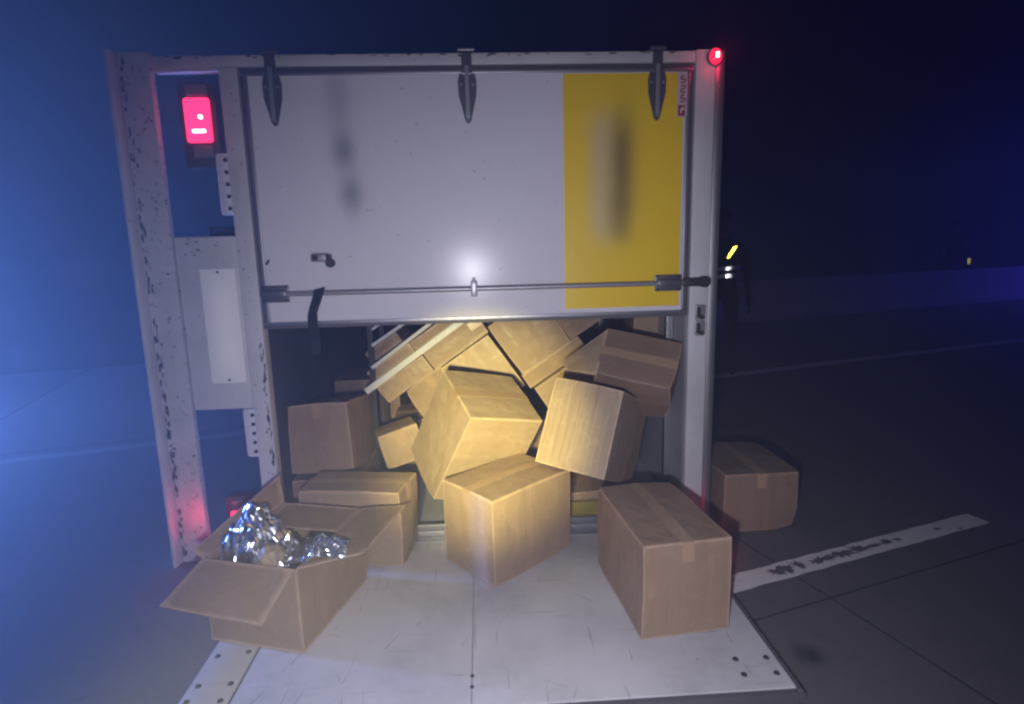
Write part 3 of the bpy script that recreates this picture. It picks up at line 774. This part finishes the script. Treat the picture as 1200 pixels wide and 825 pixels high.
def bundle():
    bm = bmesh.new(); bmesh.ops.create_icosphere(bm, subdivisions=4, radius=1)
    c = al(0.055, 0.135, 0.385)
    for v in bm.verts:
        d = v.co.copy(); r = 1+0.16*noise.noise(d*2.2)+0.07*noise.noise(d*6)
        v.co = c+Vector((d.x*0.048, d.y*0.045, d.z*0.046))*r
    o = link('wrapped_bundle', mesh_from(bm, 'wrapped_bundle', M['bundle']), None, None, 'small beige lumpy bundle nestled in the crumpled foil', 'bundle')
    for p in o.data.polygons: p.use_smooth = True
mb_, n_, l_, p_ = mat('beige_wrap'); co_ = objco(n_, l_)
l_.new(mixc(n_, l_, nz(n_, l_, co_, 60, 5, 0.7), (0.42, 0.33, 0.21), (0.25, 0.19, 0.12)), p_.inputs['Base Color']); bump(n_, l_, p_, nz(n_, l_, co_, 45, 5, 0.7), 0.6, 0.01)
M['bundle'] = mb_
bundle()

# the load that slid over inside: tilted stack, small flat cartons on a collapsed rack
TH = math.radians(34)
U = Vector((math.cos(TH), 0, math.sin(TH))); V_ = Vector((-math.sin(TH), 0, math.cos(TH)))
def tilted(x, z, y, du, dv, depth, seed, label, base=1, jig=0.0, **kw):
    a = TH+jig; R = Matrix.Rotation(-a, 3, 'Y')
    return carton((x, y, z), R, (du, depth, dv), seed, label, base, 2 if seed % 2 else 0, 2 if seed % 3 else 0, group='cartons piled inside the truck', **kw)
def off(p, u, v): q = Vector((p[0], 0, p[1]))+U*u+V_*v; return q.x, q.z
YS = 3.31
Rr = (0.222, 0.724)
tilted(*Rr, YS, 0.335, 0.345, 0.45, 21, 'square-faced tilted carton under the yellow part of the door', 1, amp=0.003, dent=0.008)
tilted(*off(Rr, 0.343, 0.0), YS+0.02, 0.33, 0.34, 0.45, 22, 'tilted carton behind the crumpled reddish one', 0, amp=0.003, dent=0.008)
Pq = off((0.035, 0.966), -0.335, -0.36)
tilted(*Pq, YS-0.01, 0.332, 0.36, 0.45, 23, 'bright tilted carton whose corner rises behind the large torch-lit one', 3, amp=0.003, dent=0.008)
Pp = off((0.035, 0.976), -0.375, 0.002)
tilted(*Pp, YS+0.02, 0.372, 0.165, 0.45, 24, 'flat tilted carton sliding down beside the longest white rail', 1, amp=0.003, dent=0.008)
Pw = off(Pp, -0.332, 0.004)
tilted(*Pw, YS+0.01, 0.325, 0.108, 0.42, 25, 'flat carton lying under the lower end of the longest white rail', 1, amp=0.003, dent=0.008)
T0 = off(Rr, -0.01, -0.094)
tilted(*T0, YS+0.02, 0.40, 0.088, 0.42, 26, 'thin tilted carton lying under the square-faced one', 0, amp=0.003, dent=0.008)
tilted(*off(T0, 0.02, -0.312), YS-0.02, 0.36, 0.305, 0.45, 27, 'tilted carton glimpsed between the torch-lit carton and the streaky one', 1, amp=0.003, dent=0.008)
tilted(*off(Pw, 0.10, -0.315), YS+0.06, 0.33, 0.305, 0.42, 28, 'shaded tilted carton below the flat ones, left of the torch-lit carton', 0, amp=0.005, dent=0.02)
# shelves of the rack above the longest rail
r1 = off(Pw, 0.0, 0.146)
tilted(*r1, YS+0.05, 0.30, 0.062, 0.40, 29, 'small flat carton on the shelf between the lowest and second white rails', 1, amp=0.002, dent=0.004, tape=False)
tilted(*off(r1, 0.306, 0.0), YS+0.05, 0.30, 0.062, 0.40, 30, 'small flat carton higher on the shelf between the lowest and second white rails', 1, amp=0.002, dent=0.004, tape=False)
r2 = off(r1, 0.055, 0.094)
tilted(*r2, YS+0.06, 0.22, 0.062, 0.40, 31, 'small flat carton on the shelf between the second and third white rails', 2, amp=0.002, dent=0.004, tape=False)
# small ones at the sides
carton(tuple(hit(455, 551, 1, 3.02)), Matrix.Rotation(math.radians(-14), 3, 'Y') @ rz(16), (0.215, 0.22, 0.185), 32, 'small leaning carton showing left of the torch-lit one', 1, 2, 2, 0.004, 0.012, group='cartons piled inside the truck')
carton(tuple(hit(742, 397, 1, 3.30)), Matrix.Rotation(math.radians(2), 3, 'Y') @ rz(-4), (0.30, 0.30, 0.20), 33, 'carton jammed up high beside the roof post under the door edge', 1, 0, 2, 0.005, 0.012, group='cartons piled inside the truck')
carton((0.36, 2.80, 0.058), rz(8), (0.33, 0.36, 0.15), 34, 'low carton on the wall lining behind the yellow sill strip', 1, 0, 2, 0.004, 0.012, group='cartons piled inside the truck')
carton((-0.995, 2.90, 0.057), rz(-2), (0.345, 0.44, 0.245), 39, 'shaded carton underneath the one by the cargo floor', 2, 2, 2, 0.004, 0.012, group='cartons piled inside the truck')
# the bottom of the pile, resting on the side wall of the truck
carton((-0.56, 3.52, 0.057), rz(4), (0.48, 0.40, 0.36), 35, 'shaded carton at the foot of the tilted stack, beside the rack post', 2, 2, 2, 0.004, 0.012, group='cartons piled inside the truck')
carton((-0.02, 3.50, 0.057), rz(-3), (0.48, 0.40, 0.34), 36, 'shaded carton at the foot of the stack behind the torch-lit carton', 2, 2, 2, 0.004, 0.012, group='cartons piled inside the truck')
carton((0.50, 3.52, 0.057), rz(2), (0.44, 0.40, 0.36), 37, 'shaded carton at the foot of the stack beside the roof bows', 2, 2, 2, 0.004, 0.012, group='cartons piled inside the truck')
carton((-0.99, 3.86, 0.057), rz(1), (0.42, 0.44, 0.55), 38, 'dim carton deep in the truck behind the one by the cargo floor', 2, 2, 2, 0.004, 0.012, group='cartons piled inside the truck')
# rack
M['rail'] = painted('rack_white', (0.66, 0.67, 0.72), 0.4, 0.4)
rk = empty('storage_rack', (-0.64, YS+0.02, 0.06), 'collapsed storage rack with white slanting rails and a dark upright post', 'rack')
def rail(a, b_, w, y):
    a, b_ = Vector((a[0], y, a[1])), Vector((b_[0], y, b_[1]))
    L = (b_-a).length; ang = math.atan2(b_.z-a.z, b_.x-a.x)
    mx = Matrix.Translation(a) @ Matrix.Rotation(-ang, 4, 'Y')
    b = MB().box(0, L, -0.012, 0.012, -w/2, w/2, 0.003, mx)
    b.box(0, L, 0.0125, 0.30, -w/2, -w/2+0.004, 0, mx)
    o = b.build('rail', M['rail'], rk); o.location = -Vector(rk.location); return o
def raw(px, py, y): h = hit(px, py, 1, y); return h.x, h.z
rail(raw(429, 459, YS-0.03), raw(545, 373, YS-0.03), 0.036, YS-0.03)
rail(raw(436, 431, YS+0.0), raw(512, 373, YS+0.0), 0.020, YS+0.0)
rail(raw(436, 405, YS+0.02), raw(482, 373, YS+0.02), 0.018, YS+0.02)
rail(raw(436, 386, YS+0.04), raw(455, 373, YS+0.04), 0.014, YS+0.04)
for px_, y_ in ((434.5, YS+0.03), (437, YS+0.42)):
    h0 = hit(px_, 480, 1, y_)
    o = MB().box(-0.655, -0.622, y_, y_+0.035, 0.06, 1.35, 0.003).build('post', M['chassis'], rk); o.location = -Vector(rk.location)

# ------------------------------------------------------------------ two people in dark clothes out on the road
def cloth_mat(name, col):
    m, n, l, p = mat(name); co = objco(n, l)
    sep = n.new('ShaderNodeSeparateXYZ'); l.new(co, sep.inputs[0])
    c = mixc(n, l, nz(n, l, co, 9, 4), col, tuple(v*0.5 for v in col))
    sk = mth(n, l, 'GREATER_THAN', sep.outputs[2], 1.50)
    l.new(mixc(n, l, sk, c, (0.16, 0.09, 0.065)), p.inputs['Base Color']); p.inputs['Roughness'].default_value = 0.9
    p.inputs['Specular IOR Level'].default_value = 0.1
    return m
M['uniform'] = cloth_mat('dark_uniform', (0.010, 0.010, 0.014))
M['cap'] = plain('dark_cap', (0.008, 0.008, 0.012), 0.9)
def retro(name, col):
    m, n, l, p = mat(name); co = objco(n, l)
    l.new(mixc(n, l, nz(n, l, co, 50, 3), col, tuple(v*0.7 for v in col)), p.inputs['Base Color'])
    p.inputs['Metallic'].default_value = 1.0; p.inputs['Roughness'].default_value = 0.18
    return m
M['retro'] = retro('reflective_silver', (0.95, 0.95, 0.92)); M['fluo'] = retro('reflective_yellow', (0.95, 0.90, 0.05))
def person(loc, rot, label, arm):
    """arm: offsets for the right forearm; one skinned body with head, hands and five fingers each"""
    v = []; e = []; r = []
    def add(p, rad, par=None):
        v.append(p); r.append(rad)
        if par is not None: e.append((par, len(v)-1))
        return len(v)-1
    pel = add((0, 0, 0.98), (0.15, 0.105)); ab = add((0, 0.0, 1.12), (0.145, 0.10), pel); ch = add((0, 0, 1.32), (0.165, 0.11), ab)
    nk = add((0, 0.0, 1.47), (0.06, 0.06), ch); hd0 = add((0, -0.01, 1.55), (0.07, 0.08), nk); hd1 = add((0, -0.012, 1.64), (0.078, 0.095), hd0); add((0, -0.005, 1.72), (0.06, 0.075), hd1)
    add((0, -0.115, 1.605), (0.012, 0.012), hd1)
    for s in (-1, 1):
        add((s*0.082, 0.0, 1.61), (0.012, 0.02), hd1)
        hp = add((s*0.10, 0, 0.90), (0.09, 0.09), pel); kn = add((s*0.12, -0.015, 0.50), (0.058, 0.062), hp); an = add((s*0.13, 0.02, 0.09), (0.042, 0.045), kn); add((s*0.145, -0.13, 0.045), (0.038, 0.034), an)
        sh = add((s*0.17, 0, 1.39), (0.062, 0.062), ch); el = add((s*0.25, 0.02, 1.11), (0.045, 0.045), sh)
        dx, dy, dz = arm[s]
        wr = add((s*0.25+dx, 0.02+dy, 1.11+dz), (0.030, 0.030), el)
        d = Vector((dx, dy, dz)).normalized(); side = Vector((0, -1, 0)) if abs(d.y) < 0.8 else Vector((s, 0, 0))
        w = Vector((s*0.25+dx, 0.02+dy, 1.11+dz)); pm = add(tuple(w+d*0.06), (0.034, 0.018), wr)
        for k, ln in enumerate((0.072, 0.080, 0.074, 0.058)):
            b0 = add(tuple(w+d*0.10+side*(0.030-0.020*k)), (0.009, 0.009), pm)
            b1 = add(tuple(w+d*(0.10+ln*0.55)+side*(0.032-0.021*k)), (0.008, 0.008), b0)
            add(tuple(w+d*(0.10+ln)+side*(0.030-0.019*k)+Vector((-s*0.018, 0, 0))), (0.007, 0.007), b1)
        t0 = add(tuple(w+d*0.045+side*0.040), (0.010, 0.010), pm); add(tuple(w+d*0.085+side*0.058), (0.008, 0.008), t0)
    me = bpy.data.meshes.new('body'); me.from_pydata(v, e, [])
    root = empty('person', loc, label, 'person', 'people in dark clothes at the roadside'); root.rotation_euler.z = rot
    o = link('body', me, M['uniform'], root)
    sk = o.modifiers.new('skin', 'SKIN'); sk.use_smooth_shade = True
    for i, sv in enumerate(me.skin_vertices[0].data): sv.radius = r[i] if isinstance(r[i], tuple) else (r[i], r[i]); sv.use_root = (i == 0)
    ss = o.modifiers.new('sub', 'SUBSURF'); ss.levels = 2; ss.render_levels = 2
    mb = MB(); bmesh.ops.create_uvsphere(mb.bm, u_segments=20, v_segments=12, radius=1, matrix=Matrix.Translation((0, 0.0, 1.675)) @ Matrix.Diagonal((0.098, 0.112, 0.115, 1)))
    bmesh.ops.delete(mb.bm, geom=[x for x in mb.bm.verts if x.co.z < 1.66], context='VERTS')
    mb.box(-0.07, 0.07, -0.17, -0.08, 1.664, 1.674, 0.004)
    mb.build('cap', M['cap'], root, True)
    return root
def band(name, parent, m, z0, z1, rx, ry, tilt=0.0, a0=0, a1=360, cx=0, cy=0):
    bm = bmesh.new(); pv = None; k = 40
    for i in range(k+1):
        a = math.radians(a0+(a1-a0)*i/k); ca, sa = math.cos(a), math.sin(a); x, y = cx+math.copysign(abs(ca)**0.5, ca)*rx, cy+math.copysign(abs(sa)**0.32, sa)*ry
        p = bm.verts.new((x, y, z0+tilt*x)); q = bm.verts.new((x, y+(z1-z0)*0.035*(1 if sa < 0 else -1), z1+tilt*x))
        if pv: bm.faces.new((pv[0], p, q, pv[1]))
        pv = (p, q)
    return link(name, mesh_from(bm, name, m), None, parent)
p1 = person((2.60, 6.30, 0), math.radians(-23.8), 'person in dark clothes with two silver reflective waist bands beside the truck', {-1: (-0.02, -0.06, -0.24), 1: (0.03, -0.04, -0.25)})
band('reflective_band', p1, M['retro'], 1.150, 1.185, 0.182, 0.145, 0.10)
band('reflective_band', p1, M['retro'], 1.070, 1.110, 0.184, 0.147, 0.10)
me = bpy.data.meshes.new('shoulder_strap'); 
bm = bmesh.new(); pv = None
for i in range(7):
    t = i/6; x = 0.055+0.075*t; z = 1.275+0.125*t
    a = bm.verts.new((x-0.012, -0.152, z)); c = bm.verts.new((x+0.020, -0.152, z+0.005))
    if pv: bm.faces.new((pv[0], a, c, pv[1]))
    pv = (a, c)
link('shoulder_strap', mesh_from(bm, 'shoulder_strap', M['fluo']), None, p1)
p2 = person((11.14, 13.5, 0), math.radians(-40.3), 'person in dark clothes with a yellow reflective cuff behind the concrete barrier', {-1: (-0.03, -0.05, -0.25), 1: (0.06, -0.03, -0.25)})
band('reflective_cuff', p2, M['fluo'], 0.80, 0.94, 0.058, 0.058, 0.0, cx=0.30, cy=-0.002)

# ------------------------------------------------------------------ haze volume, added to stand in for the blue veiling glare
def glare_haze():
    b = MB(); b.box(-401, 401, -401, 401, -1.6, 3.6)
    m = bpy.data.materials.new('glare_haze'); m.use_nodes = True; n = m.node_tree.nodes; l = m.node_tree.links
    n.remove(n['Principled BSDF']); v = n.new('ShaderNodeVolumePrincipled')
    v.inputs['Color'].default_value = (0.8, 0.85, 0.95, 1); v.inputs['Density'].default_value = 0.045; v.inputs['Anisotropy'].default_value = 0.64
    l.new(v.outputs[0], n['Material Output'].inputs['Volume'])
    o = b.build('glare_haze', m, kind='stuff'); o.display_type = 'WIRE'
glare_haze()
